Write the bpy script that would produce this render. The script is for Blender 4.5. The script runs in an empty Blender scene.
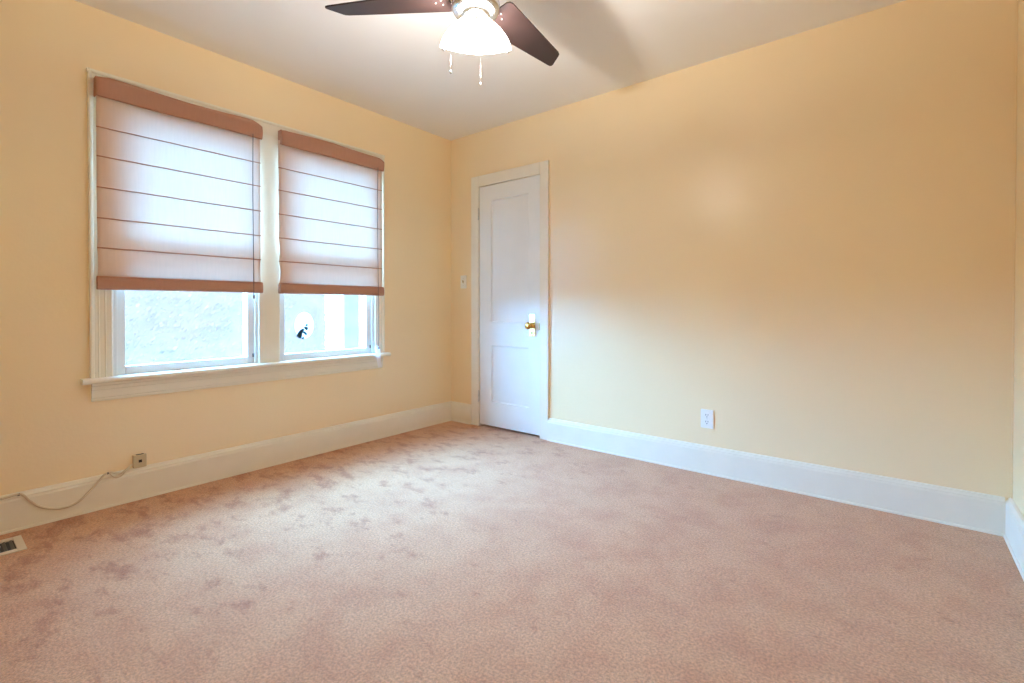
import bpy, bmesh, math, random
from mathutils import Vector, Matrix, noise
random.seed(7)
SC = bpy.context.scene
COL = SC.collection

# ------------------------------------------------------------------ camera
cam_d = bpy.data.cameras.new('camera')
cam = bpy.data.objects.new('camera', cam_d)
COL.objects.link(cam)
cam.location = (3.125, -3.029, 1.011)
cam.rotation_euler = (math.radians(90 - 0.6), 0, math.radians(38.69))
cam_d.sensor_width = 36.0
cam_d.lens = 480.8 / 1024 * 36.0
cam_d.shift_y = -29.2 / 1024
cam_d.clip_start = 0.02
SC.camera = cam

# ------------------------------------------------------------------ colour management
SC.view_settings.view_transform = 'Standard'
SC.view_settings.look = 'None'
SC.view_settings.gamma = 1.0
SC.view_settings.use_curve_mapping = False
SC.view_settings.exposure = 0.37
SC.cycles.use_denoising = True
SC.cycles.max_bounces = 12
SC.cycles.diffuse_bounces = 8
SC.cycles.transparent_max_bounces = 16
SC.cycles.sample_clamp_indirect = 6.0
SC.cycles.caustics_reflective = False
SC.cycles.caustics_refractive = False

# ------------------------------------------------------------------ light levels
SKY_HORIZON = 1.2            # overcast sky near the horizon
SKY_ZENITH = 4.0             # overcast sky overhead
SKY_GLOW = 265.0              # bright cloud in front of the sun
LAMP_WATT = 32.0             # bulbs inside the fan light
SHADE_GLOW = 28.0            # lit glass of the fan light
LAMP_COL = (1.0, 0.955, 0.89)

# ------------------------------------------------------------------ sky
w = bpy.data.worlds.new('sky'); SC.world = w; w.use_nodes = True
nt = w.node_tree; nt.nodes.clear()
N = nt.nodes.new; L = nt.links.new
tc = N('ShaderNodeTexCoord')
sep = N('ShaderNodeSeparateXYZ'); L(tc.outputs['Generated'], sep.inputs[0])
mr = N('ShaderNodeMapRange'); mr.inputs['From Min'].default_value = 0.0; mr.inputs['From Max'].default_value = 0.7
mr.inputs['To Min'].default_value = SKY_HORIZON; mr.inputs['To Max'].default_value = SKY_ZENITH
L(sep.outputs['Z'], mr.inputs['Value'])
dt = N('ShaderNodeVectorMath'); dt.operation = 'DOT_PRODUCT'
gd = Vector((-0.85, -0.26, 0.46)).normalized()
dt.inputs[1].default_value = gd
nrm = N('ShaderNodeVectorMath'); nrm.operation = 'NORMALIZE'
L(tc.outputs['Generated'], nrm.inputs[0]); L(nrm.outputs[0], dt.inputs[0])
mx = N('ShaderNodeMath'); mx.operation = 'MAXIMUM'; mx.inputs[1].default_value = 0.0; L(dt.outputs['Value'], mx.inputs[0])
pw = N('ShaderNodeMath'); pw.operation = 'POWER'; pw.inputs[1].default_value = 4.0; L(mx.outputs[0], pw.inputs[0])
ml = N('ShaderNodeMath'); ml.operation = 'MULTIPLY'; ml.inputs[1].default_value = SKY_GLOW; L(pw.outputs[0], ml.inputs[0])
bg = N('ShaderNodeBackground'); bg.inputs['Color'].default_value = (0.74, 0.87, 1.0, 1)
L(mr.outputs[0], bg.inputs['Strength'])
bg2 = N('ShaderNodeBackground'); bg2.inputs['Color'].default_value = (0.17, 0.505, 1.0, 1)
L(ml.outputs[0], bg2.inputs['Strength'])
ash = N('ShaderNodeAddShader'); L(bg.outputs[0], ash.inputs[0]); L(bg2.outputs[0], ash.inputs[1])
wo = N('ShaderNodeOutputWorld'); L(ash.outputs[0], wo.inputs[0])


# ------------------------------------------------------------------ material helpers
def srgb(r, g, b):
    f = lambda c: (c / 255) / 12.92 if c / 255 <= 0.04045 else ((c / 255 + 0.055) / 1.055) ** 2.4
    return (f(r), f(g), f(b), 1.0)


def mat(name, col, rough=0.5, metal=0.0, spec=0.5, var=0.05, vscale=6.0, bump=0.0, bscale=200.0, coat=0.0):
    m = bpy.data.materials.new(name); m.use_nodes = True
    t = m.node_tree; b = t.nodes['Principled BSDF']
    b.inputs['Roughness'].default_value = rough
    b.inputs['Metallic'].default_value = metal
    b.inputs['Specular IOR Level'].default_value = spec
    b.inputs['Coat Weight'].default_value = coat
    co = t.nodes.new('ShaderNodeTexCoord')
    nz = t.nodes.new('ShaderNodeTexNoise'); nz.inputs['Scale'].default_value = vscale; nz.inputs['Detail'].default_value = 4
    t.links.new(co.outputs['Object'], nz.inputs['Vector'])
    rp = t.nodes.new('ShaderNodeValToRGB')
    rp.color_ramp.elements[0].position = 0.3; rp.color_ramp.elements[1].position = 0.7
    rp.color_ramp.elements[0].color = tuple(c * (1 - var) for c in col[:3]) + (1,)
    rp.color_ramp.elements[1].color = tuple(min(1, c * (1 + var)) for c in col[:3]) + (1,)
    t.links.new(nz.outputs['Fac'], rp.inputs[0]); t.links.new(rp.outputs[0], b.inputs['Base Color'])
    if bump:
        n2 = t.nodes.new('ShaderNodeTexNoise'); n2.inputs['Scale'].default_value = bscale; n2.inputs['Detail'].default_value = 3
        t.links.new(co.outputs['Object'], n2.inputs['Vector'])
        bp = t.nodes.new('ShaderNodeBump'); bp.inputs['Strength'].default_value = bump; bp.inputs['Distance'].default_value = 0.004
        t.links.new(n2.outputs['Fac'], bp.inputs['Height']); t.links.new(bp.outputs[0], b.inputs['Normal'])
    return m


WALL = mat('cream_wall_paint', srgb(245, 221, 180), 0.30, var=0.02, vscale=1.5, bump=0.12, bscale=60, spec=0.6)
CEIL = mat('ceiling_paint', srgb(238, 235, 231), 0.8, var=0.015, vscale=2, bump=0.1, bscale=50)
TRIM = mat('white_trim_paint', srgb(238, 231, 214), 0.4, var=0.02, vscale=8, bump=0.08, bscale=40)
DOORP = mat('white_door_paint', srgb(236, 236, 232), 0.35, var=0.015, vscale=6, bump=0.08, bscale=35)
VINYL = mat('white_sash_paint', srgb(236, 238, 238), 0.35, var=0.01)
BRASS = mat('brass', srgb(214, 176, 100), 0.22, 1.0, var=0.08, vscale=40)
CHROME = mat('satin_chrome', srgb(215, 216, 218), 0.2, 1.0, var=0.02)
HINGE = mat('painted_hinge', srgb(205, 200, 190), 0.45, 0.2, var=0.1, vscale=60)
WOOD = mat('dark_walnut_blade', srgb(42, 27, 25), 0.5, var=0.18, vscale=9)
PLASTIC = mat('white_plastic', srgb(240, 238, 232), 0.3, var=0.01)
IVORY = mat('ivory_plastic', srgb(205, 186, 150), 0.4, var=0.03)
DARK = mat('dark_slot', srgb(24, 20, 18), 0.6, var=0.1)
CORDM = mat('beige_cord', srgb(214, 198, 172), 0.5, var=0.04)
GREYM = mat('register_grey', srgb(92, 88, 82), 0.5, 0.3, var=0.1, vscale=40)
REGISTER = mat('register_cream', srgb(226, 214, 196), 0.4, var=0.03)
BROWNCORD = mat('brown_cord', srgb(120, 96, 84), 0.7, var=0.05)
PAPER = mat('white_paper', srgb(246, 244, 246), 0.7, var=0.01)
GREENINK = mat('dark_green_ink', srgb(14, 44, 48), 0.6, var=0.2, vscale=90)
GREYINK = mat('grey_ink', srgb(150, 160, 168), 0.6, var=0.05)
STICKW = mat('white_sticker_film', srgb(250, 250, 250), 0.5, var=0.005)
# sticker film and paper let daylight through
for _m, _f in ((STICKW, 0.6), (PAPER, 0.35)):
    _t = _m.node_tree; _b = _t.nodes['Principled BSDF']
    _tr = _t.nodes.new('ShaderNodeBsdfTranslucent'); _tr.inputs['Color'].default_value = (0.95, 0.95, 0.95, 1)
    _mx = _t.nodes.new('ShaderNodeMixShader'); _mx.inputs[0].default_value = _f
    _t.links.new(_b.outputs[0], _mx.inputs[1]); _t.links.new(_tr.outputs[0], _mx.inputs[2])
    _t.links.new(_mx.outputs[0], _t.nodes['Material Output'].inputs[0])


def fabric(name, dcol, tcol, fac, weave=900.0):
    m = bpy.data.materials.new(name); m.use_nodes = True
    t = m.node_tree; t.nodes.clear(); n = t.nodes.new; l = t.links.new
    co = n('ShaderNodeTexCoord')
    wv = n('ShaderNodeTexNoise'); wv.inputs['Scale'].default_value = 14; wv.inputs['Detail'].default_value = 6
    mp = n('ShaderNodeMapping'); mp.inputs['Scale'].default_value = (1, 8, 0.7)
    l(co.outputs['Object'], mp.inputs[0]); l(mp.outputs[0], wv.inputs['Vector'])
    rp = n('ShaderNodeValToRGB')
    rp.color_ramp.elements[0].color = tuple(c * 0.93 for c in dcol[:3]) + (1,)
    rp.color_ramp.elements[1].color = tuple(min(1, c * 1.05) for c in dcol[:3]) + (1,)
    l(wv.outputs['Fac'], rp.inputs[0])
    d = n('ShaderNodeBsdfDiffuse'); l(rp.outputs[0], d.inputs['Color'])
    tr = n('ShaderNodeBsdfTranslucent'); tr.inputs['Color'].default_value = tcol
    fn = n('ShaderNodeTexNoise'); fn.inputs['Scale'].default_value = weave
    l(co.outputs['Object'], fn.inputs['Vector'])
    bp = n('ShaderNodeBump'); bp.inputs['Strength'].default_value = 0.15; bp.inputs['Distance'].default_value = 0.001
    l(fn.outputs['Fac'], bp.inputs['Height']); l(bp.outputs[0], d.inputs['Normal'])
    mx = n('ShaderNodeMixShader'); mx.inputs[0].default_value = fac
    l(d.outputs[0], mx.inputs[1]); l(tr.outputs[0], mx.inputs[2])
    o = n('ShaderNodeOutputMaterial'); l(mx.outputs[0], o.inputs[0])
    return m


SHEER = fabric('sheer_pink_fabric', srgb(232, 200, 180), (1.0, 1.0, 0.92, 1), 0.135)
THREAD = fabric('brown_fold_edge', srgb(205, 152, 126), srgb(205, 150, 120), 0.14)
BAND = fabric('terracotta_fabric', srgb(190, 142, 120), srgb(190, 120, 90), 0.05)


def glass(name='window_glass'):
    m = bpy.data.materials.new(name); m.use_nodes = True
    t = m.node_tree; t.nodes.clear(); n = t.nodes.new; l = t.links.new
    tr = n('ShaderNodeBsdfTransparent'); tr.inputs['Color'].default_value = (0.95, 0.97, 0.97, 1)
    gl = n('ShaderNodeBsdfGlossy'); gl.inputs['Roughness'].default_value = 0.02
    # Schlick reflectance, the same from either side of the thin pane
    ge = n('ShaderNodeNewGeometry'); dp = n('ShaderNodeVectorMath'); dp.operation = 'DOT_PRODUCT'
    l(ge.outputs['Incoming'], dp.inputs[0]); l(ge.outputs['Normal'], dp.inputs[1])
    ab = n('ShaderNodeMath'); ab.operation = 'ABSOLUTE'; l(dp.outputs['Value'], ab.inputs[0])
    su = n('ShaderNodeMath'); su.operation = 'SUBTRACT'; su.inputs[0].default_value = 1.0; l(ab.outputs[0], su.inputs[1])
    po = n('ShaderNodeMath'); po.operation = 'POWER'; po.inputs[1].default_value = 5.0; l(su.outputs[0], po.inputs[0])
    fr = n('ShaderNodeMath'); fr.operation = 'MULTIPLY_ADD'; fr.inputs[1].default_value = 0.96; fr.inputs[2].default_value = 0.04; l(po.outputs[0], fr.inputs[0])
    mx = n('ShaderNodeMixShader'); l(fr.outputs[0], mx.inputs[0]); l(tr.outputs[0], mx.inputs[1]); l(gl.outputs[0], mx.inputs[2])
    o = n('ShaderNodeOutputMaterial'); l(mx.outputs[0], o.inputs[0])
    return m


GLASS = glass()


def screen_mat():
    m = bpy.data.materials.new('insect_screen_mesh'); m.use_nodes = True
    t = m.node_tree; t.nodes.clear(); n = t.nodes.new; l = t.links.new
    tr = n('ShaderNodeBsdfTransparent')
    d = n('ShaderNodeBsdfDiffuse'); d.inputs['Color'].default_value = (0.2, 0.2, 0.21, 1)
    tl = n('ShaderNodeBsdfTranslucent'); tl.inputs['Color'].default_value = (0.5, 0.46, 0.42, 1)
    a = n('ShaderNodeMixShader'); a.inputs[0].default_value = 0.03; l(d.outputs[0], a.inputs[1]); l(tl.outputs[0], a.inputs[2])
    co = n('ShaderNodeTexCoord'); nz = n('ShaderNodeTexNoise'); nz.inputs['Scale'].default_value = 9; nz.inputs['Detail'].default_value = 5
    l(co.outputs['Object'], nz.inputs['Vector'])
    mr_ = n('ShaderNodeMapRange'); mr_.inputs['To Min'].default_value = 0.16; mr_.inputs['To Max'].default_value = 0.34
    l(nz.outputs['Fac'], mr_.inputs['Value'])
    mx = n('ShaderNodeMixShader'); l(mr_.outputs[0], mx.inputs[0]); l(tr.outputs[0], mx.inputs[1]); l(a.outputs[0], mx.inputs[2])
    o = n('ShaderNodeOutputMaterial'); l(mx.outputs[0], o.inputs[0])
    return m


SCREEN = screen_mat()


def carpet_mat():
    m = bpy.data.materials.new('pink_beige_carpet'); m.use_nodes = True
    t = m.node_tree; b = t.nodes['Principled BSDF']; n = t.nodes.new; l = t.links.new
    b.inputs['Roughness'].default_value = 0.95
    b.inputs['Specular IOR Level'].default_value = 0.1
    b.inputs['Sheen Weight'].default_value = 0.3
    b.inputs['Sheen Roughness'].default_value = 0.5
    co = n('ShaderNodeTexCoord')
    # worn, trodden patches
    n1 = n('ShaderNodeTexNoise'); n1.inputs['Scale'].default_value = 4.5; n1.inputs['Detail'].default_value = 9; n1.inputs['Roughness'].default_value = 0.68
    n1.inputs['Distortion'].default_value = 0.15
    l(co.outputs['Object'], n1.inputs['Vector'])
    r1 = n('ShaderNodeValToRGB')
    r1.color_ramp.elements[0].position = 0.34; r1.color_ramp.elements[1].position = 0.58
    r1.color_ramp.elements[0].color = srgb(209, 150, 110); r1.color_ramp.elements[1].color = srgb(220, 167, 125)
    l(n1.outputs['Fac'], r1.inputs[0])
    # small dark footmarks in the pile
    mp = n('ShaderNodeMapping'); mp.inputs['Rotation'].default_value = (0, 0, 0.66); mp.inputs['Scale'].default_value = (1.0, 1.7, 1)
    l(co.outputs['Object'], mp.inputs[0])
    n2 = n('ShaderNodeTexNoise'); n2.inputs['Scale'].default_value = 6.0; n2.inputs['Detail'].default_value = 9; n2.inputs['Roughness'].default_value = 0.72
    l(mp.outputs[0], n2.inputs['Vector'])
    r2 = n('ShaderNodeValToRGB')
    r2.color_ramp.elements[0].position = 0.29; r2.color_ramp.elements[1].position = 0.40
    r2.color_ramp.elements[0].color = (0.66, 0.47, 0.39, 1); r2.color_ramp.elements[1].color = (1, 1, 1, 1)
    # wear along the window wall, made stronger to paint in the dimmer light there
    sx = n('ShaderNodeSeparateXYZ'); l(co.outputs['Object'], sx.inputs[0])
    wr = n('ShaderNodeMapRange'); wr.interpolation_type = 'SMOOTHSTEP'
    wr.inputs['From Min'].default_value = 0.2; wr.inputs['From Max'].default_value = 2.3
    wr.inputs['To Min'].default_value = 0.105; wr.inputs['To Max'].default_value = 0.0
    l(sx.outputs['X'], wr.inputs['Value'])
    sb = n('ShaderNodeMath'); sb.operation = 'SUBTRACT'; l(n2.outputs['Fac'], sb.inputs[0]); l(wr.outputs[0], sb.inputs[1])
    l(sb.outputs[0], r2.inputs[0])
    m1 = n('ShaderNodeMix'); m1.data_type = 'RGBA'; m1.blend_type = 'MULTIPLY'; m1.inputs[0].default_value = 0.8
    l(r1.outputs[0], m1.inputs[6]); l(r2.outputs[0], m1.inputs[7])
    # tufts
    n3 = n('ShaderNodeTexNoise'); n3.inputs['Scale'].default_value = 120; n3.inputs['Detail'].default_value = 6; n3.inputs['Roughness'].default_value = 0.75
    l(co.outputs['Object'], n3.inputs['Vector'])
    r3 = n('ShaderNodeValToRGB')
    r3.color_ramp.elements[0].position = 0.36; r3.color_ramp.elements[1].position = 0.60
    r3.color_ramp.elements[0].color = (0.54, 0.47, 0.43, 1); r3.color_ramp.elements[1].color = (1.14, 1.14, 1.14, 1)
    l(n3.outputs['Fac'], r3.inputs[0])
    m2 = n('ShaderNodeMix'); m2.data_type = 'RGBA'; m2.blend_type = 'MULTIPLY'; m2.inputs[0].default_value = 0.8
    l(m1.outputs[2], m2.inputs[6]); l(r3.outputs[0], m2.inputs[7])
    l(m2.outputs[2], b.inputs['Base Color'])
    bp = n('ShaderNodeBump'); bp.inputs['Strength'].default_value = 0.7; bp.inputs['Distance'].default_value = 0.008
    l(n3.outputs['Fac'], bp.inputs['Height']); l(bp.outputs[0], b.inputs['Normal'])
    return m


CARPET = carpet_mat()


def emit(name, col, s):
    m = bpy.data.materials.new(name); m.use_nodes = True
    t = m.node_tree; t.nodes.clear(); n = t.nodes.new
    e = n('ShaderNodeEmission'); e.inputs[0].default_value = tuple(col) + (1,); e.inputs[1].default_value = s
    o = n('ShaderNodeOutputMaterial'); t.links.new(e.outputs[0], o.inputs[0])
    return m


LITGLASS = emit('lit_frosted_glass', LAMP_COL, SHADE_GLOW)


# ------------------------------------------------------------------ mesh helpers
def new_bm():
    return bmesh.new()


def box(bm, x0, x1, y0, y1, z0, z1, bev=0.0, seg=2):
    x0, x1 = sorted((x0, x1)); y0, y1 = sorted((y0, y1)); z0, z1 = sorted((z0, z1))
    t = bmesh.new()
    vs = [t.verts.new((x, y, z)) for x in (x0, x1) for y in (y0, y1) for z in (z0, z1)]
    for f in ((0, 1, 3, 2), (4, 6, 7, 5), (0, 4, 5, 1), (2, 3, 7, 6), (0, 2, 6, 4), (1, 5, 7, 3)):
        t.faces.new([vs[i] for i in f])
    if bev:
        bmesh.ops.bevel(t, geom=t.edges[:], offset=bev, segments=seg, profile=0.6, affect='EDGES')
    merge(bm, t)


def merge(bm, t, M=None):
    if M is not None:
        bmesh.ops.transform(t, matrix=M, verts=t.verts[:])
    mp = {v: bm.verts.new(v.co) for v in t.verts}
    for f in t.faces:
        try:
            nf = bm.faces.new([mp[v] for v in f.verts]); nf.smooth = f.smooth
        except ValueError:
            pass
    t.free()


def prism(bm, pts, axis, a, b, bev=0.0):
    """closed outline pts (2-D) pushed along an axis from a to b"""
    t = bmesh.new()

    def P(p, s):
        u, v = p
        return {'x': (s, u, v), 'y': (u, s, v), 'z': (u, v, s)}[axis]
    A = [t.verts.new(P(p, a)) for p in pts]; B = [t.verts.new(P(p, b)) for p in pts]
    t.faces.new(A); t.faces.new(B[::-1])
    n = len(pts)
    for i in range(n):
        t.faces.new((A[i], B[i], B[(i + 1) % n], A[(i + 1) % n]))
    bmesh.ops.recalc_face_normals(t, faces=t.faces[:])
    if bev:
        bmesh.ops.bevel(t, geom=t.edges[:], offset=bev, segments=2, profile=0.6, affect='EDGES')
    merge(bm, t)


def lathe(bm, prof, loc=(0, 0, 0), axis='z', seg=32):
    """prof: list of (radius, height); closed with caps where radius > 0"""
    t = bmesh.new(); rings = []
    for r, h in prof:
        if r < 1e-6:
            rings.append([t.verts.new((0, 0, h))])
        else:
            rings.append([t.verts.new((r * math.cos(2 * math.pi * k / seg), r * math.sin(2 * math.pi * k / seg), h)) for k in range(seg)])
    for A, B in zip(rings, rings[1:]):
        for k in range(seg):
            k2 = (k + 1) % seg
            if len(A) == 1 and len(B) > 1:
                f = t.faces.new((A[0], B[k2], B[k]))
            elif len(B) == 1 and len(A) > 1:
                f = t.faces.new((A[k], A[k2], B[0]))
            elif len(A) > 1:
                f = t.faces.new((A[k], A[k2], B[k2], B[k]))
            else:
                continue
            f.smooth = True
    for R in (rings[0], rings[-1]):
        if len(R) > 1:
            t.faces.new(R)
    bmesh.ops.recalc_face_normals(t, faces=t.faces[:])
    M = Matrix.Translation(Vector(loc))
    if axis == 'x':
        M = M @ Matrix.Rotation(math.pi / 2, 4, 'Y')
    elif axis == '-y':
        M = M @ Matrix.Rotation(math.pi / 2, 4, 'X')
    merge(bm, t, M)


def tube(bm, pts, r, seg=8):
    t = bmesh.new(); rings = []
    pts = [Vector(p) for p in pts]
    up = Vector((0.31, 0.2, 0.93))
    for i, p in enumerate(pts):
        d = (pts[min(i + 1, len(pts) - 1)] - pts[max(i - 1, 0)]).normalized()
        u = d.cross(up)
        if u.length < 1e-3:
            u = d.cross(Vector((1, 0, 0)))
        u.normalize(); v = d.cross(u)
        rings.append([t.verts.new(p + r * (math.cos(2 * math.pi * k / seg) * u + math.sin(2 * math.pi * k / seg) * v)) for k in range(seg)])
    for A, B in zip(rings, rings[1:]):
        for k in range(seg):
            f = t.faces.new((A[k], A[(k + 1) % seg], B[(k + 1) % seg], B[k])); f.smooth = True
    t.faces.new(rings[0]); t.faces.new(rings[-1][::-1])
    bmesh.ops.recalc_face_normals(t, faces=t.faces[:])
    merge(bm, t)


def smooth_path(pts, n=8):
    out = []
    P = [Vector(p) for p in pts]
    for i in range(len(P) - 1):
        p0 = P[max(i - 1, 0)]; p1 = P[i]; p2 = P[i + 1]; p3 = P[min(i + 2, len(P) - 1)]
        for k in range(n):
            t = k / n
            out.append(0.5 * ((2 * p1) + (p2 - p0) * t + (2 * p0 - 5 * p1 + 4 * p2 - p3) * t * t + (3 * p1 - p0 - 3 * p2 + p3) * t ** 3))
    out.append(P[-1])
    return out


def obj(name, bm, m, parent=None, origin=None):
    """link bm as one mesh object; world coordinates, origin moved to the given point"""
    me = bpy.data.meshes.new(name)
    bmesh.ops.recalc_face_normals(bm, faces=bm.faces[:])
    if origin is not None:
        bmesh.ops.translate(bm, verts=bm.verts[:], vec=-Vector(origin))
    bm.to_mesh(me); bm.free()
    for mm in (m if isinstance(m, (list, tuple)) else [m]):
        me.materials.append(mm)
    o = bpy.data.objects.new(name, me); COL.objects.link(o)
    if origin is not None:
        o.location = origin
    if parent is not None:
        par(o, parent)
    return o


def wloc(o):
    v = Vector(o.location)
    while o.parent:
        o = o.parent; v = v + o.location
    return v


def par(o, p):
    o.parent = p
    o.location = Vector(o.location) - wloc(p)


def thing(name, label, cat, loc, group=None):
    o = bpy.data.objects.new(name, None); COL.objects.link(o)
    o.empty_display_size = 0.1
    o.location = loc; o['label'] = label; o['category'] = cat
    if group:
        o['group'] = group
    return o


def tag(o, label, cat, group=None):
    o['label'] = label; o['category'] = cat
    if group:
        o['group'] = group
    return o


def struct(o, label=None, cat=None):
    o['kind'] = 'structure'
    if label:
        o['label'] = label
    if cat:
        o['category'] = cat
    return o


# ------------------------------------------------------------------ room shell
RX, RY, H, T = 3.528, -3.42, 2.5, 0.16
O1 = (-2.39, -1.668); O2 = (-1.552, -0.812); OZ = (0.655, 2.10)     # window openings in the left wall
DX = (0.345, 0.998); DZ = 2.035                                      # door opening in the back wall

bm = new_bm(); box(bm, -T, RX + T, RY - T, T, -0.12, 0.0)
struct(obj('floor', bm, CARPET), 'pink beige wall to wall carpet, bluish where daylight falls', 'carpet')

bm = new_bm(); box(bm, -T, RX + T, RY - T, T, H, H + 0.12)
struct(obj('ceiling', bm, CEIL), 'plain white painted ceiling above the room', 'ceiling')

bm = new_bm()
ys = [RY - T, O1[0], O1[1], O2[0], O2[1], T]
for i in range(5):
    if i in (1, 3):
        box(bm, -T, 0, ys[i], ys[i + 1], 0, OZ[0]); box(bm, -T, 0, ys[i], ys[i + 1], OZ[1], H)
    else:
        box(bm, -T, 0, ys[i], ys[i + 1], 0, H)
struct(obj('wall_left', bm, WALL), 'cream painted wall holding the two windows', 'wall')

bm = new_bm()
box(bm, 0, DX[0], 0, T, 0, H); box(bm, DX[1], RX, 0, T, 0, H); box(bm, DX[0], DX[1], 0, T, DZ, H)
box(bm, DX[0], DX[1], 0.10, T, 0, DZ)
struct(obj('wall_back', bm, WALL), 'long cream painted wall to the right of the white door', 'wall')

bm = new_bm(); box(bm, RX, RX + T, RY, T, 0, H)
# bead of caulk up the corner
box(bm, RX - 0.006, RX, -0.006, 0, 0.168, H, 0.002)
struct(obj('wall_right', bm, WALL), 'sliver of cream wall at the right edge of the room', 'wall')
bm = new_bm(); box(bm, 0, RX + T, RY - T, RY, 0, H)
struct(obj('wall_front', bm, WALL), 'cream wall behind the viewer', 'wall')

# baseboards: a tall board with a rounded cap, and a thin shoe along the carpet
BPROF = [(0, 0.0), (0.024, 0.0), (0.024, 0.138), (0.021, 0.146), (0.021, 0.152), (0.016, 0.158), (0.012, 0.166), (0.006, 0.168), (0, 0.168)]
SPROF = [(0.0, 0.001), (0.008, 0.001), (0.0075, 0.005), (0.006, 0.009), (0.003, 0.011), (0, 0.011)]


def baseboard(name, runs, label):
    """runs: (axis, sign, wall position, from, to); the profile stands out from the wall"""
    b = new_bm(); s = new_bm()
    for axis, sg, w0, a, c in runs:
        prism(b, [(w0 + sg * p, z) for p, z in BPROF], axis, a, c)
        prism(s, [(w0 + sg * (0.024 + p), z) for p, z in SPROF], axis, a, c)
    o = struct(obj(name, b, TRIM), label, 'baseboard')
    obj('shoe_moulding', s, TRIM, o)
    return o


baseboard('baseboard_left', [('y', 1, 0, RY, 0)], 'white baseboard below the two windows')
baseboard('baseboard_back', [('x', -1, 0, 0.024, 0.265), ('x', -1, 0, 1.063, RX - 0.024)], 'white baseboard along the wall with the door')
baseboard('baseboard_right', [('y', -1, RX, RY, 0)], 'short stretch of white baseboard at the right edge')
baseboard('baseboard_front', [('x', 1, RY, 0.024, RX - 0.024)], 'white baseboard behind the viewer')

# ------------------------------------------------------------------ window trim
cas = new_bm()
ZC0, ZC1 = 0.66, 2.098


def casing_v(bm, y0, y1, z0, z1, outer):
    """upright casing board, moulded: a raised outer band and two beads"""
    wd = y1 - y0
    if outer == 0:
        prof = [(0, y0), (0.018, y0), (0.020, y0 + 0.004), (0.020, y1 - 0.004), (0.018, y1), (0, y1)]
    else:
        u = [(0, 0), (0.024, 0), (0.026, 0.006), (0.024, 0.014), (0.018, 0.017), (0.018, 0.030), (0.020, 0.034), (0.018, 0.038),
             (0.018, 0.056), (0.020, 0.060), (0.018, 0.064), (0.018, wd - 0.006), (0.014, wd), (0, wd)]
        prof = [(p, y0 + q) if outer < 0 else (p, y1 - q) for p, q in u]
    prism(bm, prof, 'z', z0, z1)


casing_v(cas, -2.480, -2.390, ZC0, 2.185, -1)
casing_v(cas, -1.674, -1.546, ZC0, ZC1, 0)
casing_v(cas, -0.815, -0.735, ZC0, 2.185, 1)
tr1 = struct(obj('trim_1', cas, TRIM), 'white moulded casing around the pair of windows', 'window casing')
b = new_bm()
box(b, 0, 0.019, -2.390, -0.815, 2.098, 2.172, 0.003)
prism(b, [(0, 2.168), (0.024, 2.168), (0.026, 2.176), (0.022, 2.186), (0, 2.186)], 'y', -2.484, -0.731)
obj('head_casing', b, TRIM, tr1)
b = new_bm()
prism(b, [(-0.02, 0.634), (0.055, 0.634), (0.061, 0.640), (0.062, 0.648), (0.060, 0.655), (0.053, 0.660), (-0.02, 0.660)], 'y', -2.390, -0.815)
prism(b, [(0.0, 0.634), (0.055, 0.634), (0.061, 0.640), (0.062, 0.648), (0.060, 0.655), (0.053, 0.660), (0.0, 0.660)], 'y', -2.515, -2.390)
prism(b, [(0.0, 0.634), (0.055, 0.634), (0.061, 0.640), (0.062, 0.648), (0.060, 0.655), (0.053, 0.660), (0.0, 0.660)], 'y', -0.815, -0.705)
obj('window_stool', b, TRIM, tr1)
b = new_bm()
prism(b, [(0, 0.542), (0.010, 0.541), (0.014, 0.548), (0.014, 0.556), (0.018, 0.560), (0.018, 0.596), (0.022, 0.600), (0.022, 0.616), (0.026, 0.620),
          (0.026, 0.634), (0, 0.634)], 'y', -2.475, -0.750)
obj('apron', b, TRIM, tr1)


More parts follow.
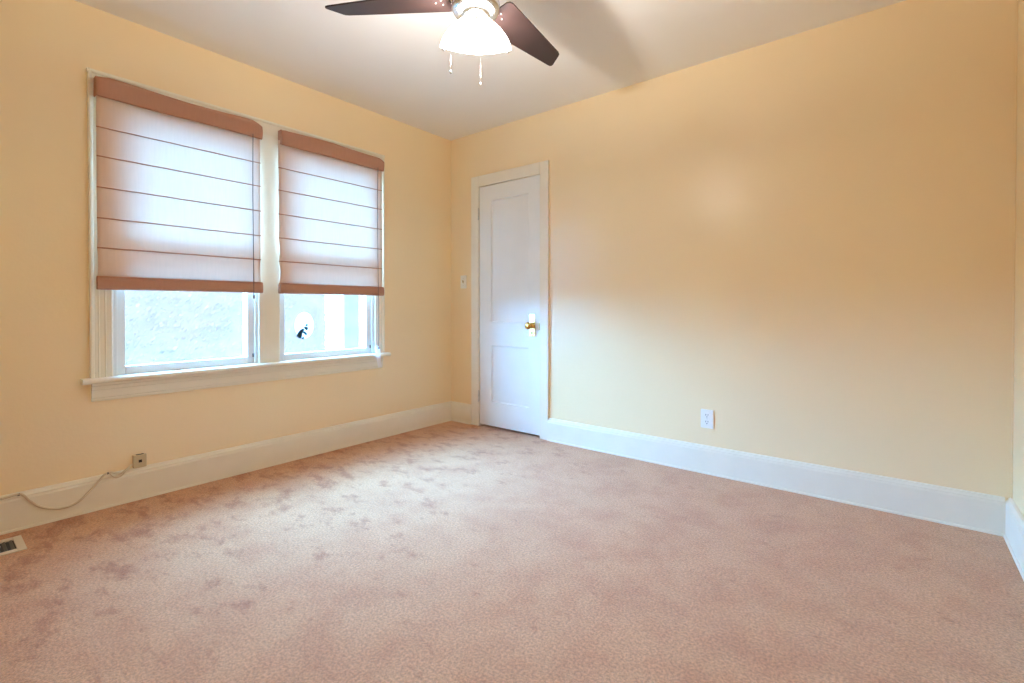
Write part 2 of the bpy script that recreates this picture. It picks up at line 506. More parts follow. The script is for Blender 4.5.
# ------------------------------------------------------------------ windows
def window(name, y0, y1, label):
    fr = new_bm()
    z0, z1 = OZ
    d0, d1 = -T + 0.002, -0.001
    box(fr, d0, d1, y0, y0 + 0.010, z0, z1); box(fr, d0, d1, y1 - 0.010, y1, z0, z1)
    box(fr, d0, d1, y0, y1, z1 - 0.010, z1); box(fr, d0 - 0.03, -0.021, y0, y1, z0 - 0.02, z0 + 0.002)
    # parting stops
    for yy in (y0 + 0.010, y1 - 0.022):
        box(fr, -0.020, -0.001, yy, yy + 0.012, z0 + 0.004, z1 - 0.010, 0.002)
        box(fr, -0.075, -0.066, yy, yy + 0.012, z0 + 0.004, z1 - 0.010, 0.001)
    win = struct(obj(name, fr, VINYL), label, 'window')

    def sash(nm, xc, za, zb, bot, top, pane_nm):
        s = new_bm(); a, c = y0 + 0.011, y1 - 0.011; h = 0.018; st = 0.047
        box(s, xc - h, xc + h, a, a + st, za, zb, 0.003); box(s, xc - h, xc + h, c - st, c, za, zb, 0.003)
        box(s, xc - h, xc + h, a + st, c - st, za, za + bot, 0.003); box(s, xc - h, xc + h, a + st, c - st, zb - top, zb, 0.003)
        so = obj(nm, s, VINYL, win)
        g = new_bm(); box(g, xc - 0.002, xc + 0.002, a + st - 0.004, c - st + 0.004, za + bot - 0.004, zb - top + 0.004)
        obj(pane_nm, g, GLASS, so)
        return so
    lo = sash('lower_sash', -0.042, z0 + 0.003, 1.395, 0.045, 0.034, 'pane')
    sash('upper_sash', -0.095, 1.365, z1 - 0.011, 0.034, 0.045, 'pane')
    # sash lock and the little tilt latch at the right foot
    k = new_bm(); box(k, -0.024, -0.018, y1 - 0.030, y1 - 0.022, 0.700, 0.722, 0.001)
    obj('latch', k, GREYM, lo)
    s = new_bm(); xs = -0.150
    box(s, xs - 0.0008, xs + 0.0008, y0 + 0.03, y1 - 0.03, z0 + 0.02, 1.40)
    obj('insect_screen', s, SCREEN, win)
    f = new_bm()
    for ya, yb, za, zb in ((y0 + 0.012, y0 + 0.032, z0 + 0.003, 1.42), (y1 - 0.032, y1 - 0.012, z0 + 0.003, 1.42),
                           (y0 + 0.032, y1 - 0.032, z0 + 0.003, z0 + 0.022), (y0 + 0.032, y1 - 0.032, 1.40, 1.42)):
        box(f, xs - 0.006, xs + 0.006, ya, yb, za, zb, 0.002)
    obj('screen_frame', f, VINYL, win)
    return win


window('window_1', O1[0], O1[1], 'left hand sash window with a hazy bright lower pane')
window('window_2', O2[0], O2[1], 'right hand sash window with an oval sticker on its lower pane')


# ------------------------------------------------------------------ roman shades
def grid_sheet(y0, y1, zs, fx, ny=40, fy=None, th=0.0016):
    """thin closed sheet over y, zs; fx(y, z) gives its distance from the wall, fy a sideways shift"""
    t = bmesh.new(); F = []; B = []
    for z in zs:
        rf = []; rb = []
        for i in range(ny + 1):
            u = i / ny; y = y0 + (y1 - y0) * u
            if fy:
                y += fy(u, z)
            x = fx(u, z)
            rf.append(t.verts.new((x, y, z))); rb.append(t.verts.new((x - th, y, z)))
        F.append(rf); B.append(rb)
    for j in range(len(zs) - 1):
        for i in range(ny):
            for R, fl in ((F, 0), (B, 1)):
                q = [R[j][i], R[j][i + 1], R[j + 1][i + 1], R[j + 1][i]]
                f = t.faces.new(q[::-1] if fl else q); f.smooth = True
    n = len(zs)
    for j in range(n - 1):
        for i in (0, ny):
            t.faces.new((F[j][i], F[j + 1][i], B[j + 1][i], B[j][i]))
    for i in range(ny):
        for j in (0, n - 1):
            t.faces.new((F[j][i], F[j][i + 1], B[j][i + 1], B[j][i]))
    bmesh.ops.recalc_face_normals(t, faces=t.faces[:])
    return t


FOLDS = [1.900, 1.757, 1.605, 1.453, 1.305]


def shade(y0, y1, label, seed, tagged):
    yc = (y0 + y1) / 2
    root = thing('roman_shade', label, 'window shade', (0.03, yc, 2.14), 'roman shades')
    zt, zb = 2.075, 1.158
    edges = [zt] + FOLDS + [zb]

    def fx(u, z):
        # each bay of cloth bellies out a little between its folds, the lowest ones most
        for k in range(len(edges) - 1):
            if edges[k] >= z >= edges[k + 1]:
                q = (edges[k] - z) / (edges[k] - edges[k + 1])
                amp = (0.002, 0.003, 0.004, 0.005, 0.008, 0.012)[k]
                return 0.048 + amp * math.sin(math.pi * q) * (0.8 + 0.3 * noise.noise((u * 3, k * 2.3, seed)))
        return 0.048

    def fy(u, z):
        # side hems wander in and out below each rod
        q = 0.0
        for k in range(len(edges) - 1):
            if edges[k] >= z >= edges[k + 1]:
                s = (edges[k] - z) / (edges[k] - edges[k + 1])
                q = math.sin(math.pi * s) * (0.0, 0.0005, 0.001, 0.001, 0.003, 0.006)[k]
        return q * (1 - 2 * u) * (0.3 if u < 0.5 and not tagged else 1) * (1 if abs(u - 0.5) > 0.3 else abs(u - 0.5) / 0.3)
    zs = []
    for k in range(len(edges) - 1):
        zs += [edges[k] + (edges[k + 1] - edges[k]) * i / 8 for i in range(8)]
    zs.append(zb)
    b = new_bm(); merge(b, grid_sheet(y0 - (0.014 if tagged else -0.002), y1 - 0.002, zs, fx, 40, fy))
    obj('shade_panel', b, SHEER, root)
    for k, z in enumerate(FOLDS):
        f = new_bm()
        pts = [(0.0515 + 0.001 * noise.noise((i * 0.4, z, seed)), y0 - (0.014 if tagged else -0.0015) + (y1 - y0 - (-0.011 if tagged else 0.003)) * i / 24, z + 0.0012 * noise.noise((i * 0.5, z * 3, seed + 4))) for i in range(25)]
        tube(f, pts, 0.0034, 6)
        obj('fold', f, THREAD, root)
    # soft valance over the head rail
    h = new_bm(); box(h, 0.020, 0.046, y0 + 0.006, y1 - 0.006, 2.080, 2.128, 0.003)
    obj('head_rail', h, PLASTIC, root)
    ny, nz = 48, 12
    zsv = [2.045 + 0.102 * i / nz for i in range(nz + 1)]

    def topz(u):
        d = min(u, 1 - u) * (y1 - y0)
        lift = 0.006 * math.sin(u * 7 + seed) * (1 if 0.06 < u < 0.94 else 0.4)
        dp = 0.007 if u < 0.5 else 0.020
        return (-dp * (1 - d / 0.06) ** 2 if d < 0.06 else 0) + lift * 0.8
    t = grid_sheet(y0 - 0.002, y1 + 0.002, zsv, lambda u, z: 0.070, ny, None, 0.006)
    for v in t.verts:
        u = (v.co.y - y0 + 0.002) / (y1 - y0 + 0.004); q = (v.co.z - 2.045) / 0.102
        v.co.z += topz(u) * q * q + 0.0015 * math.sin(u * 9 + seed * 2) * (1 - q)
        v.co.x += 0.008 * math.sin(math.pi * min(1, q * 1.05)) ** 0.7 + 0.002 * noise.noise((u * 6, q * 2, seed))
        if q > 0.8:
            v.co.x -= 0.012 * ((q - 0.8) / 0.2) ** 2
    b = new_bm(); merge(b, t)
    # cloth returns at both ends and over the top
    for yy, zt_ in ((y0 - 0.002, 2.141), (y1 - 0.002, 2.124)):
        prism(b, [(0.021, 2.050), (0.0715, 2.050), (0.0745, 2.09), (0.0715, 2.118), (0.062, zt_), (0.021, zt_)], 'y', yy, yy + 0.004)
    box(b, 0.021, 0.066, y0 + 0.05, y1 - 0.05, 2.130, 2.136, 0.001)
    obj('valance', b, BAND, root)
    # weighted bottom band
    b = new_bm()
    P = [(0.040, 1.100), (0.060, 1.098), (0.068, 1.104), (0.071, 1.120), (0.070, 1.145), (0.066, 1.160), (0.058, 1.166), (0.044, 1.164), (0.038, 1.150), (0.037, 1.110)]
    prism(b, P, 'y', y0 - (0.014 if tagged else 0.001), y1 + 0.003, 0.0)
    obj('bottom_band', b, BAND, root)
    b = new_bm(); tube(b, [(0.068, y0 - (0.012 if tagged else 0.0) + (y1 - y0) * i / 10 * (1.01 if tagged else 1.0), 1.162) for i in range(11)], 0.003, 6)
    obj('fold', b, THREAD, root)
    # pull cord down the right side
    yk = y1 - 0.055
    zc = 0.715 if tagged else 1.085
    b = new_bm()
    tube(b, smooth_path([(0.076, yk, 2.06), (0.072, yk - 0.001, 1.7), (0.072, yk + 0.001, 1.35), (0.0755, yk, 1.14), (0.0755, yk, zc)], 8), 0.0022, 6)
    obj('pull_cord', b, BROWNCORD, root)
    if tagged:
        b = new_bm(); t = bmesh.new(); ws = 0.036
        path = [(0.070, 0.722), (0.080, 0.716), (0.084, 0.700), (0.083, 0.66), (0.079, 0.61), (0.078, 0.556)]
        V = []
        for i, (x, z) in enumerate(path):
            s = -0.006 + 0.030 * (0.72 - z) / 0.17
            hw = ws / 2 * (0.75 if i < 2 else 1)
            V.append([t.verts.new((x + dx, yk - 0.010 + s + dy, z)) for dx, dy in ((0, -hw), (0, hw), (-0.0012, hw), (-0.0012, -hw))])
        for A, B in zip(V, V[1:]):
            for i in range(4):
                t.faces.new((A[i], A[(i + 1) % 4], B[(i + 1) % 4], B[i]))
        t.faces.new(V[0]); t.faces.new(V[-1])
        merge(b, t)
        tg = obj('cord_tag', b, PAPER, root); tg['label'] = 'white paper tag on the pull cord'
        e = new_bm(); lathe(e, [(0.0, 0.0), (0.006, 0.0), (0.006, 0.005), (0.0, 0.006)], (0.083, yk - 0.004, 0.704), 'x', 12)
        obj('eyelet', e, DARK, tg)
    else:
        b = new_bm(); lathe(b, [(0.0, 1.062), (0.005, 1.064), (0.006, 1.075), (0.004, 1.086), (0.0, 1.087)], (0.0755, yk, 0), 'z', 10)
        obj('cord_knob', b, BROWNCORD, root)
    return root


shade(-2.457, -1.674, 'terracotta and sheer roman shade on the left window, without a tag on its cord', 1.0, False)
shade(-1.550, -0.777, 'terracotta and sheer roman shade on the right window, white tag on its cord', 5.0, True)

# ------------------------------------------------------------------ sticker on the right pane
YS, ZS, XS = -1.351, 0.888, -0.0395
st = thing('window_sticker', 'oval white sticker with a dark seated cat on the right window pane', 'sticker', (XS, YS, ZS - 0.09))
b = new_bm()
prism(b, [(YS + 0.069 * math.cos(a), ZS + 0.091 * math.sin(a)) for a in [2 * math.pi * k / 40 for k in range(40)]], 'x', XS, XS + 0.0006)
obj('film', b, STICKW, st)
b = new_bm()
ring_o = [(YS + 0.070 * math.cos(a), ZS + 0.092 * math.sin(a)) for a in [2 * math.pi * k / 40 for k in range(40)]]
tube(b, [(XS + 0.0006, y, z) for y, z in ring_o + ring_o[:1]], 0.0011, 5)
obj('border', b, GREYINK, st)
S = 0.0037 * 1.0


def sp(x, y):
    """a point of the animal drawing, on a 40-unit square centred on the sticker"""
    return (YS + (x - 14.7) * 0.0070, ZS - (y - 18.9) * 0.00675)


cat_bits = [
    [(6.8, 29.5), (8.2, 26.0), (10.4, 23.4), (13.0, 22.2), (15.0, 22.8), (14.0, 25.0), (12.6, 27.4), (12.4, 29.8), (11.6, 32.0), (9.2, 31.8)],
    [(13.6, 21.4), (15.4, 20.0), (16.4, 20.6), (18.2, 20.4), (18.4, 22.8), (17.4, 24.4), (15.6, 23.2), (15.0, 22.2)],
    [(15.6, 19.4), (16.6, 17.6), (18.2, 17.6), (18.2, 19.6), (16.8, 20.0)],
    [(12.8, 26.0), (15.0, 24.8), (17.4, 27.2), (17.2, 29.6), (15.4, 28.6)],
    [(11.8, 32.4), (13.2, 30.2), (14.6, 30.6), (14.2, 32.6), (12.8, 33.4)],
]
b = new_bm()
for pl in cat_bits:
    prism(b, [sp(*p) for p in pl], 'x', XS + 0.0008, XS + 0.0016)
obj('animal_print', b, GREENINK, st)

# ------------------------------------------------------------------ door and its casing
b = new_bm()
for x0, x1 in ((0.265, 0.351), (0.986, 1.063)):
    box(b, x0, x1, -0.020, 0, 0.0, 2.122 if x0 > 0.9 else 2.122, 0.003)
box(b, 0.351, 0.986, -0.020, 0, 2.030, 2.122, 0.003)
# jamb
box(b, DX[0], 0.353, 0.0, 0.10, 0.0, DZ); box(b, 0.984, DX[1], 0.0, 0.10, 0.0, DZ); box(b, DX[0], DX[1], 0.0, 0.10, 2.028, DZ)
struct(obj('trim_2', b, TRIM), 'flat white casing around the closed door', 'door casing')

door = thing('door_1', 'closed white two panel door with a brass knob', 'door', (0.667, 0.0, 0.0))
door['kind'] = 'structure'
SX0, SX1, SZ0, SZ1 = 0.3565, 0.9805, 0.022, 2.0245
YF, YB = -0.010, 0.026


def door_slab():
    bm = new_bm()
    xs = [SX0, 0.486, 0.872, SX1]; zs = [SZ0, 0.222, 0.694, 0.888, 1.902, SZ1]
    for i in range(3):
        for j in range(5):
            if i == 1 and j in (1, 3):
                continue
            box(bm, xs[i], xs[i + 1], YF, YB, zs[j], zs[j + 1])
    bmesh.ops.remove_doubles(bm, verts=bm.verts[:], dist=1e-5)
    # recessed flat panels with sloped sticking
    for j in (1, 3):
        a, c, e, g = xs[1], xs[2], zs[j], zs[j + 1]; s = 0.012; d = 0.011
        o_ = [(a, YF, e), (c, YF, e), (c, YF, g), (a, YF, g)]
        m_ = [(a + s * .4, YF + d * .8, e + s * .4), (c - s * .4, YF + d * .8, e + s * .4), (c - s * .4, YF + d * .8, g - s * .4), (a + s * .4, YF + d * .8, g - s * .4)]
        i_ = [(a + s, YF + d, e + s), (c - s, YF + d, e + s), (c - s, YF + d, g - s), (a + s, YF + d, g - s)]
        vo = [bm.verts.new(p) for p in o_]; vm = [bm.verts.new(p) for p in m_]; vi = [bm.verts.new(p) for p in i_]
        for k in range(4):
            bm.faces.new((vo[k], vo[(k + 1) % 4], vm[(k + 1) % 4], vm[k])); bm.faces.new((vm[k], vm[(k + 1) % 4], vi[(k + 1) % 4], vi[k]))
        bm.faces.new(vi)
        vb = [bm.verts.new((p[0], YB - 0.001, p[2])) for p in o_]; bm.faces.new(vb)
    return bm


obj('slab', door_slab(), DOORP, door)
b = new_bm(); box(b, 0.881, 0.938, YF - 0.004, YF, 0.782, 0.958, 0.0015)
plate = obj('knob_plate', b, BRASS, door); plate['label'] = 'tall brass plate behind the knob'
b = new_bm()
lathe(b, [(0.0, 0.0), (0.021, 0.0), (0.023, 0.004), (0.013, 0.008), (0.009, 0.012), (0.009, 0.030), (0.016, 0.034), (0.026, 0.042), (0.029, 0.050), (0.026, 0.058), (0.016, 0.063), (0.0, 0.064)],
      (0.909, YF - 0.004, 0.868), '-y', 28)
k = obj('knob', b, BRASS, plate); k['label'] = 'round brass door knob'
b = new_bm(); lathe(b, [(0.0, 0), (0.006, 0), (0.006, 0.0015), (0, 0.002)], (0.909, YF - 0.004, 0.812), '-y', 12)
box(b, 0.9075, 0.9105, YF - 0.0055, YF - 0.004, 0.800, 0.812)
obj('keyhole', b, DARK, plate)
b = new_bm(); box(b, 0.984, 0.990, -0.0225, -0.004, 0.835, 0.895, 0.001)
obj('strike_plate', b, BRASS, door)
for zh in (1.80, 0.255):
    b = new_bm()
    lathe(b, [(0.0, zh - 0.052), (0.004, zh - 0.050), (0.0055, zh - 0.045), (0.0055, zh + 0.045), (0.004, zh + 0.050), (0.0, zh + 0.053)], (0.3535, -0.0235, 0), 'z', 10)
    for q in (-0.018, 0.018):
        lathe(b, [(0.0059, zh + q - 0.0008), (0.0059, zh + q + 0.0008)], (0.3535, -0.0235, 0), 'z', 10)
    box(b, 0.345, 0.353, -0.0215, -0.0195, zh - 0.044, zh + 0.044)
    obj('hinge', b, HINGE, door)

# ------------------------------------------------------------------ wall plates
sw = thing('light_switch', 'white toggle light switch on the wall between corner and door', 'light switch', (0.157, 0, 1.233))
b = new_bm(); box(b, 0.122, 0.192, -0.006, 0, 1.176, 1.290, 0.0025)
p = obj('cover_plate', b, PLASTIC, sw)
b = new_bm(); prism(b, [(-0.006, 1.222), (-0.009, 1.224), (-0.018, 1.243), (-0.014, 1.247), (-0.006, 1.243)], 'x', 0.152, 0.162)
obj('toggle', b, IVORY, sw)
for z in (1.203, 1.263):
    b = new_bm(); lathe(b, [(0, 0), (0.003, 0), (0.0025, 0.0012), (0, 0.0014)], (0.157, -0.006, z), '-y', 10); obj('screw', b, HINGE, p)

ol = thing('wall_outlet', 'white double socket outlet low on the long cream wall', 'outlet', (2.226, 0, 0.331))
b = new_bm(); box(b, 2.188, 2.264, -0.006, 0, 0.274, 0.388, 0.0025)
p = obj('cover_plate', b, PLASTIC, ol)
for z in (0.352, 0.311):
    b = new_bm()
    pts = []
    for k in range(24):
        a = 2 * math.pi * k / 24
        pts.append((2.226 + max(-0.0155, min(0.0155, 0.019 * math.cos(a))), z + 0.0165 * math.sin(a)))
    prism(b, pts, 'y', -0.0085, -0.0055)
    r = obj('receptacle', b, PLASTIC, ol)
    b = new_bm()
    box(b, 2.2185, 2.2210, -0.0092, -0.0084, z - 0.001, z + 0.009); box(b, 2.2310, 2.2335, -0.0092, -0.0084, z + 0.000, z + 0.009)
    lathe(b, [(0, 0), (0.0028, 0), (0.0028, 0.0006), (0, 0.0007)], (2.226, -0.0085, z - 0.0085), '-y', 12)
    obj('slot', b, DARK, r)
b = new_bm(); lathe(b, [(0, 0), (0.003, 0), (0.0025, 0.0012), (0, 0.0014)], (2.226, -0.006, 0.3315), '-y', 10); obj('screw', b, HINGE, p)

jk = thing('phone_jack', 'small tan surface phone jack above the baseboard under the left window', 'phone jack', (0.02, -2.284, 0.168))
b = new_bm(); box(b, 0.0005, 0.026, -2.313, -2.256, 0.1685, 0.236, 0.004)
jb = obj('jack_body', b, IVORY, jk)
b = new_bm(); box(b, 0.0255, 0.0275, -2.291, -2.277, 0.196, 0.210, 0.0008)
obj('socket', b, DARK, jb)
b = new_bm(); box(b, 0.010, 0.022, -2.300, -2.268, 0.2355, 0.2380, 0.0008)
obj('cap_seam', b, DARK, jb)

cp = [(0.0285, -3.05, 0.158), (0.0285, -2.90, 0.160), (0.0275, -2.79, 0.160), (0.0275, -2.745, 0.165), (0.0275, -2.722, 0.160), (0.0275, -2.697, 0.124), (0.0275, -2.665, 0.086),
      (0.0275, -2.624, 0.064), (0.0275, -2.579, 0.054), (0.0275, -2.532, 0.066), (0.0275, -2.487, 0.107), (0.0275, -2.449, 0.150), (0.0275, -2.430, 0.172),
      (0.0265, -2.405, 0.176), (0.0275, -2.385, 0.166), (0.0285, -2.362, 0.162), (0.0275, -2.340, 0.176), (0.024, -2.327, 0.186), (0.014, -2.318, 0.190)]
b = new_bm(); tube(b, smooth_path(cp, 6), 0.0050, 8)
co_ = tag(obj('telephone_wire', b, CORDM, None, (0.027, -2.58, 0.05)), 'thin beige phone cord drooping across the baseboard', 'cord')
for y, z in ((-2.733, 0.1635), (-2.418, 0.175)):
    b = new_bm(); box(b, 0.0235, 0.0320, y - 0.004, y + 0.004, z - 0.005, z + 0.005, 0.0015); obj('staple', b, GREYM, co_)
b = new_bm(); tube(b, smooth_path([(0.0275, -2.412, 0.174), (0.0275, -2.398, 0.152), (0.0275, -2.378, 0.142), (0.0275, -2.358, 0.152), (0.0275, -2.345, 0.172)], 6), 0.0022, 7)
obj('spare_loop', b, CORDM, co_)

# ------------------------------------------------------------------ floor register by the left wall
VX0, VX1, VY0, VY1 = 0.110, 0.296, -3.08, -2.735
rg = thing('floor_register', 'cream metal floor register set in the carpet at the left edge', 'vent', ((VX0 + VX1) / 2, (VY0 + VY1) / 2, 0))
b = new_bm()
IX0, IX1, IY0, IY1 = VX0 + 0.033, VX1 - 0.030, VY0 + 0.03, VY1 - 0.027
box(b, VX0, VX1, VY0, IY0, 0.0005, 0.006, 0.002); box(b, VX0, VX1, IY1, VY1, 0.0005, 0.006, 0.002)
box(b, VX0, IX0, IY0, IY1, 0.0005, 0.006, 0.002); box(b, IX1, VX1, IY0, IY1, 0.0005, 0.006, 0.002)
box(b, IX0, IX1, (IY0 + IY1) / 2 - 0.004, (IY0 + IY1) / 2 + 0.004, 0.001, 0.006, 0.001)
obj('frame', b, REGISTER, rg)
b = new_bm(); box(b, IX0, IX1, IY0, IY1, 0.0003, 0.0012); obj('duct_mouth', b, DARK, rg)
nsl = 14
for i in range(nsl):
    y = IY0 + (IY1 - IY0) * (i + 0.5) / nsl
    if abs(y - (IY0 + IY1) / 2) < 0.008:
        continue
    b = new_bm(); prism(b, [(y - 0.005, 0.0015), (y - 0.003, 0.0015), (y + 0.005, 0.005), (y + 0.003, 0.0052)], 'x', IX0 + 0.001, IX1 - 0.001)
    obj('louvre', b, GREYM, rg)
b = new_bm(); tube(b, [(IX0 + 0.01, IY1 - 0.05, 0.0065), (IX0 + 0.055, IY1 - 0.045, 0.0075), (IX0 + 0.10, IY1 - 0.055, 0.0065)], 0.0025, 8)
obj('damper_lever', b, REGISTER, rg)

# ------------------------------------------------------------------ ceiling fan
FXC, FYC = 1.850, -1.660
fan = thing('ceiling_fan', 'ceiling fan with dark wood blades and a glowing three cornered light', 'ceiling fan', (FXC, FYC, H))
b = new_bm()
lathe(b, [(0.0, 2.499), (0.066, 2.499), (0.068, 2.49), (0.060, 2.455), (0.032, 2.435), (0.0, 2.434)], (FXC, FYC, 0), 'z', 36)
obj('canopy', b, CHROME, fan)
b = new_bm(); lathe(b, [(0.0, 2.44), (0.013, 2.44), (0.013, 2.30), (0.0, 2.30)], (FXC, FYC, 0), 'z', 16)
obj('downrod', b, CHROME, fan)
b = new_bm()
lathe(b, [(0.0, 2.325), (0.030, 2.322), (0.060, 2.305), (0.088, 2.275), (0.092, 2.245), (0.092, 2.222), (0.080, 2.212), (0.080, 2.190), (0.092, 2.182), (0.094, 2.160), (0.086, 2.146), (0.060, 2.140), (0.0, 2.140)],
      (FXC, FYC, 0), 'z', 40)
obj('motor_housing', b, CHROME, fan)


def blade_bm():
    """one blade pointing along +X from the hub axis, wide at the root, tapering to a rounded tip, pitched"""
    out = [(0.105, -0.070), (0.112, -0.082), (0.126, -0.086)]
    out += [(0.535, -0.043), (0.550, -0.038), (0.558, -0.029), (0.597, 0.028), (0.599, 0.037), (0.594, 0.044), (0.580, 0.047)]
    out += [(0.126, 0.088), (0.112, 0.084), (0.105, 0.072)]
    t = new_bm(); prism(t, out, 'z', -0.003, 0.003, 0.0012)
    return t


BLADE_ANG = [91.5, 211.0, 331.0]
pitch = Matrix.Rotation(math.radians(-9), 4, 'X')
for a in BLADE_ANG:
    M = Matrix.Translation((FXC, FYC, 2.200)) @ Matrix.Rotation(math.radians(a), 4, 'Z') @ pitch
    t = blade_bm(); b = new_bm(); merge(b, t, M)
    bl = obj('blade', b, WOOD, fan)
    t = new_bm()
    prism(t, [(0.060, -0.022), (0.120, -0.030), (0.168, -0.026), (0.178, 0.0), (0.168, 0.026), (0.120, 0.030), (0.060, 0.022)], 'z', 0.0032, 0.0072, 0.001)
    b = new_bm(); merge(b, t, M); obj('blade_iron', b, CHROME, bl)
    for sx, sy in ((0.135, 0.018), (0.135, -0.018), (0.160, 0.0)):
        t = new_bm(); lathe(t, [(0, -0.0055), (0.004, -0.0050), (0.005, -0.0028), (0, -0.0025)], (sx, sy, 0), 'z', 10)
        b = new_bm(); merge(b, t, M); obj('screw', b, CHROME, bl)

# light kit: a three-cornered shallow glass dish
b = new_bm(); lathe(b, [(0.0, 2.142), (0.055, 2.142), (0.055, 2.128), (0.030, 2.120), (0.0, 2.120)], (FXC, FYC, 0), 'z', 30)
obj('light_fitter', b, CHROME, fan)


def dish_bm(rot):
    W = 0.285; Rc = W / math.sqrt(3)
    cs = [Vector((Rc * math.cos(rot + k * 2 * math.pi / 3), Rc * math.sin(rot + k * 2 * math.pi / 3))) for k in range(3)]
    rim = []
    for k in range(3):
        A, B, Cc = cs[k], cs[(k + 1) % 3], cs[(k + 2) % 3]
        a0 = math.atan2(A.y - Cc.y, A.x - Cc.x); a1 = math.atan2(B.y - Cc.y, B.x - Cc.x)
        while a1 < a0:
            a1 += 2 * math.pi
        for i in range(16):
            a = a0 + (a1 - a0) * i / 16
            arc = Vector((Cc.x + W * math.cos(a), Cc.y + W * math.sin(a)))
            rim.append(arc * 0.68 + (A + (B - A) * (i / 16)) * 0.32)
    t = bmesh.new(); rings = []
    for lay in (0, 1):
        lr = []
        for j in range(9):
            s = 1 - j / 9
            z = 2.053 - 0.060 * (1 - s ** 1.45) + (0.004 if lay else 0)
            lr.append([t.verts.new((FXC + p.x * s, FYC + p.y * s, z)) for p in rim])
        c = t.verts.new((FXC, FYC, 2.053 - 0.060 + (0.004 if lay else 0)))
        n = len(rim)
        for A, B in zip(lr, lr[1:]):
            for i in range(n):
                f = t.faces.new((A[i], A[(i + 1) % n], B[(i + 1) % n], B[i])); f.smooth = True
        for i in range(n):
            f = t.faces.new((lr[-1][i], lr[-1][(i + 1) % n], c)); f.smooth = True
        rings.append(lr[0])
    n = len(rim)
    for i in range(n):
        t.faces.new((rings[0][i], rings[0][(i + 1) % n], rings[1][(i + 1) % n], rings[1][i]))
    bmesh.ops.recalc_face_normals(t, faces=t.faces[:])
    return t, cs


DROT = math.atan2(-3.029 - FYC, 3.125 - FXC)
t, corners = dish_bm(DROT)
b = new_bm(); merge(b, t)
dish = obj('light_shade', b, LITGLASS, fan); dish['label'] = 'glowing frosted glass dish with three corners'
for c in corners:
    p = c * 0.90
    b = new_bm(); lathe(b, [(0, 2.036), (0.005, 2.037), (0.006, 2.041), (0.003, 2.045), (0.003, 2.078), (0.0, 2.080)], (FXC + p.x, FYC + p.y, 0), 'z', 12)
    obj('corner_finial', b, CHROME, dish)
    b = new_bm(); tube(b, [(FXC + p.x, FYC + p.y, 2.077), (FXC + c.x * 0.6, FYC + c.y * 0.6, 2.100), (FXC + c.x * 0.30, FYC + c.y * 0.30, 2.130)], 0.003, 8)
    obj('shade_arm', b, CHROME, dish)
for (ang, z0, z1, r) in ((173, 2.155, 1.985, 0.090), (126, 2.155, 1.955, 0.090)):
    px, py = FXC + r * math.cos(math.radians(ang)), FYC + r * math.sin(math.radians(ang))
    ex, ey = FXC + (0.160) * math.cos(math.radians(ang)), FYC + (0.160) * math.sin(math.radians(ang))
    b = new_bm(); tube(b, smooth_path([(px, py, z0), (ex, ey, z0 - 0.004), (ex, ey, z0 - 0.02), (ex, ey, z1)], 6), 0.0008, 6)
    pc = obj('pull_chain', b, CHROME, fan)
    b = new_bm(); lathe(b, [(0, z1 - 0.018), (0.003, z1 - 0.016), (0.0035, z1 - 0.004), (0.0012, z1), (0, z1 + 0.001)], (ex, ey, 0), 'z', 10)
    obj('chain_pull', b, CHROME, pc)
ld = bpy.data.lights.new('fan_bulb', 'POINT'); ld.energy = LAMP_WATT; ld.color = LAMP_COL; ld.shadow_soft_size = 0.03
lo = bpy.data.objects.new('fan_bulb', ld); COL.objects.link(lo); lo.location = (FXC, FYC, 2.036); par(lo, fan)

# ------------------------------------------------------------------ outside: lawn, pale garage, hedge
LAWN = mat('lawn', srgb(66, 74, 60), 0.9, var=0.25, vscale=0.8)
SIDING = mat('pale_siding', srgb(196, 192, 188), 0.6, var=0.03)
ROOF = mat('grey_shingles', srgb(140, 140, 146), 0.8, var=0.15, vscale=12)
BARK = mat('bark', srgb(110, 96, 84), 0.9, var=0.2, vscale=20)
b = new_bm(); box(b, -60, -T - 0.02, -50, 50, -0.9, -0.6)
struct(obj('ground', b, LAWN), 'washed out lawn outside the windows', 'lawn')

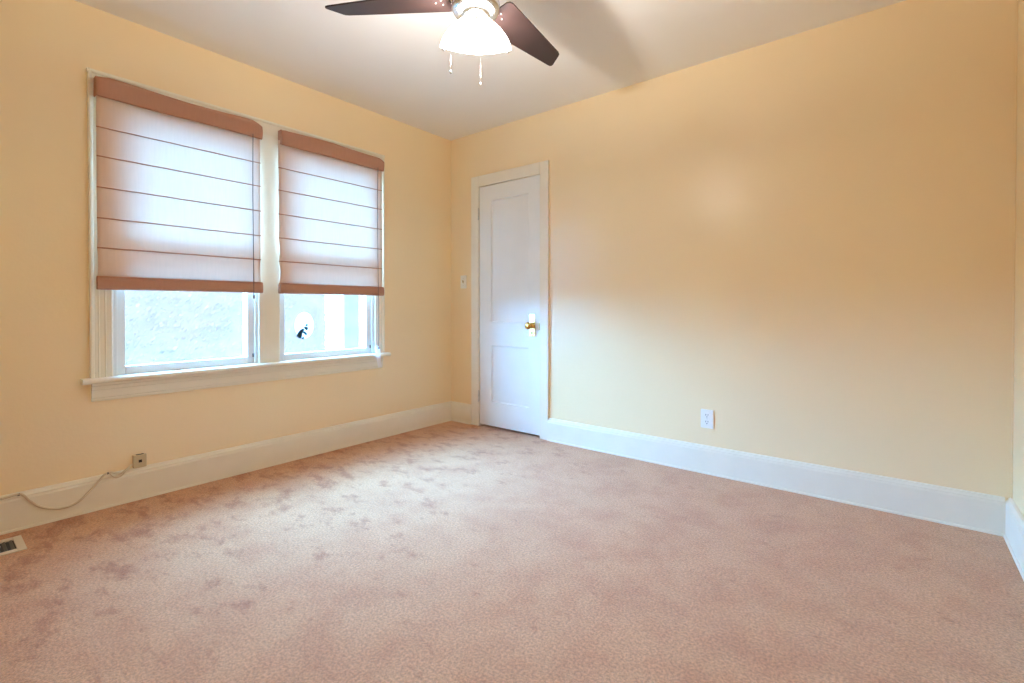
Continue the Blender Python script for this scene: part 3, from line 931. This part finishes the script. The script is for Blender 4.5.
gx, gy = -14.0, 9.0
gar = thing('garage', 'pale outbuilding, washed out at the right edge of the right window pane', 'building', (gx, gy, -0.6))
b = new_bm()
box(b, gx - 3, gx + 3, gy - 3.2, gy + 3.2, -0.6, 1.9)
for k in range(14):
    box(b, gx + 3.0, gx + 3.02, gy - 3.2, gy + 3.2, -0.55 + k * 0.17, -0.40 + k * 0.17)
prism(b, [(gy - 3.2, 1.9), (gy + 3.2, 1.9), (gy, 3.7)], 'x', gx - 3, gx + 3)
obj('wall', b, SIDING, gar)
b = new_bm()
prism(b, [(gy - 3.6, 1.72), (gy, 3.74), (gy + 3.6, 1.72), (gy + 3.6, 1.86), (gy, 3.90), (gy - 3.6, 1.86)], 'x', gx - 3.3, gx + 3.3)
obj('roof', b, ROOF, gar)
b = new_bm(); box(b, gx + 3.02, gx + 3.07, gy - 1.4, gy + 1.4, -0.6, 1.55, 0.01)
obj('garage_door', b, VINYL, gar)


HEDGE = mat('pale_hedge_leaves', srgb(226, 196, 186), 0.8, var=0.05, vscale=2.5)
hx, hy0, hy1, hz = -9.0, -6.0, 4.0, 1.9
hd = thing('hedge', 'long pale leafy hedge, washed out behind the left window pane', 'hedge', (hx, (hy0 + hy1) / 2, -0.6))
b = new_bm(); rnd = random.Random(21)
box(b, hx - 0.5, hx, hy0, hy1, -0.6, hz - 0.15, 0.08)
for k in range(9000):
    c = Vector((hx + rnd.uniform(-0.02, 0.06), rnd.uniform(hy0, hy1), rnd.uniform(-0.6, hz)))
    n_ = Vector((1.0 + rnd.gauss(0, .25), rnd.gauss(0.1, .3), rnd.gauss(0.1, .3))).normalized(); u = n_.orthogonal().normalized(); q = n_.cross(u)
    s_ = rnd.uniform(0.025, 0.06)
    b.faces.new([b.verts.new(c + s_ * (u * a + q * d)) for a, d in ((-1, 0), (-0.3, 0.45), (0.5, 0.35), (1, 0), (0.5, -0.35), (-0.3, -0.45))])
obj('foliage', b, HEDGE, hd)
for k in range(12):
    y = hy0 + 0.4 + k * (hy1 - hy0 - 0.8) / 11
    b = new_bm(); tube(b, [(hx - 0.25, y, -0.6), (hx - 0.22, y + 0.05, 0.2)], 0.03, 6); obj('stem', b, BARK, hd)
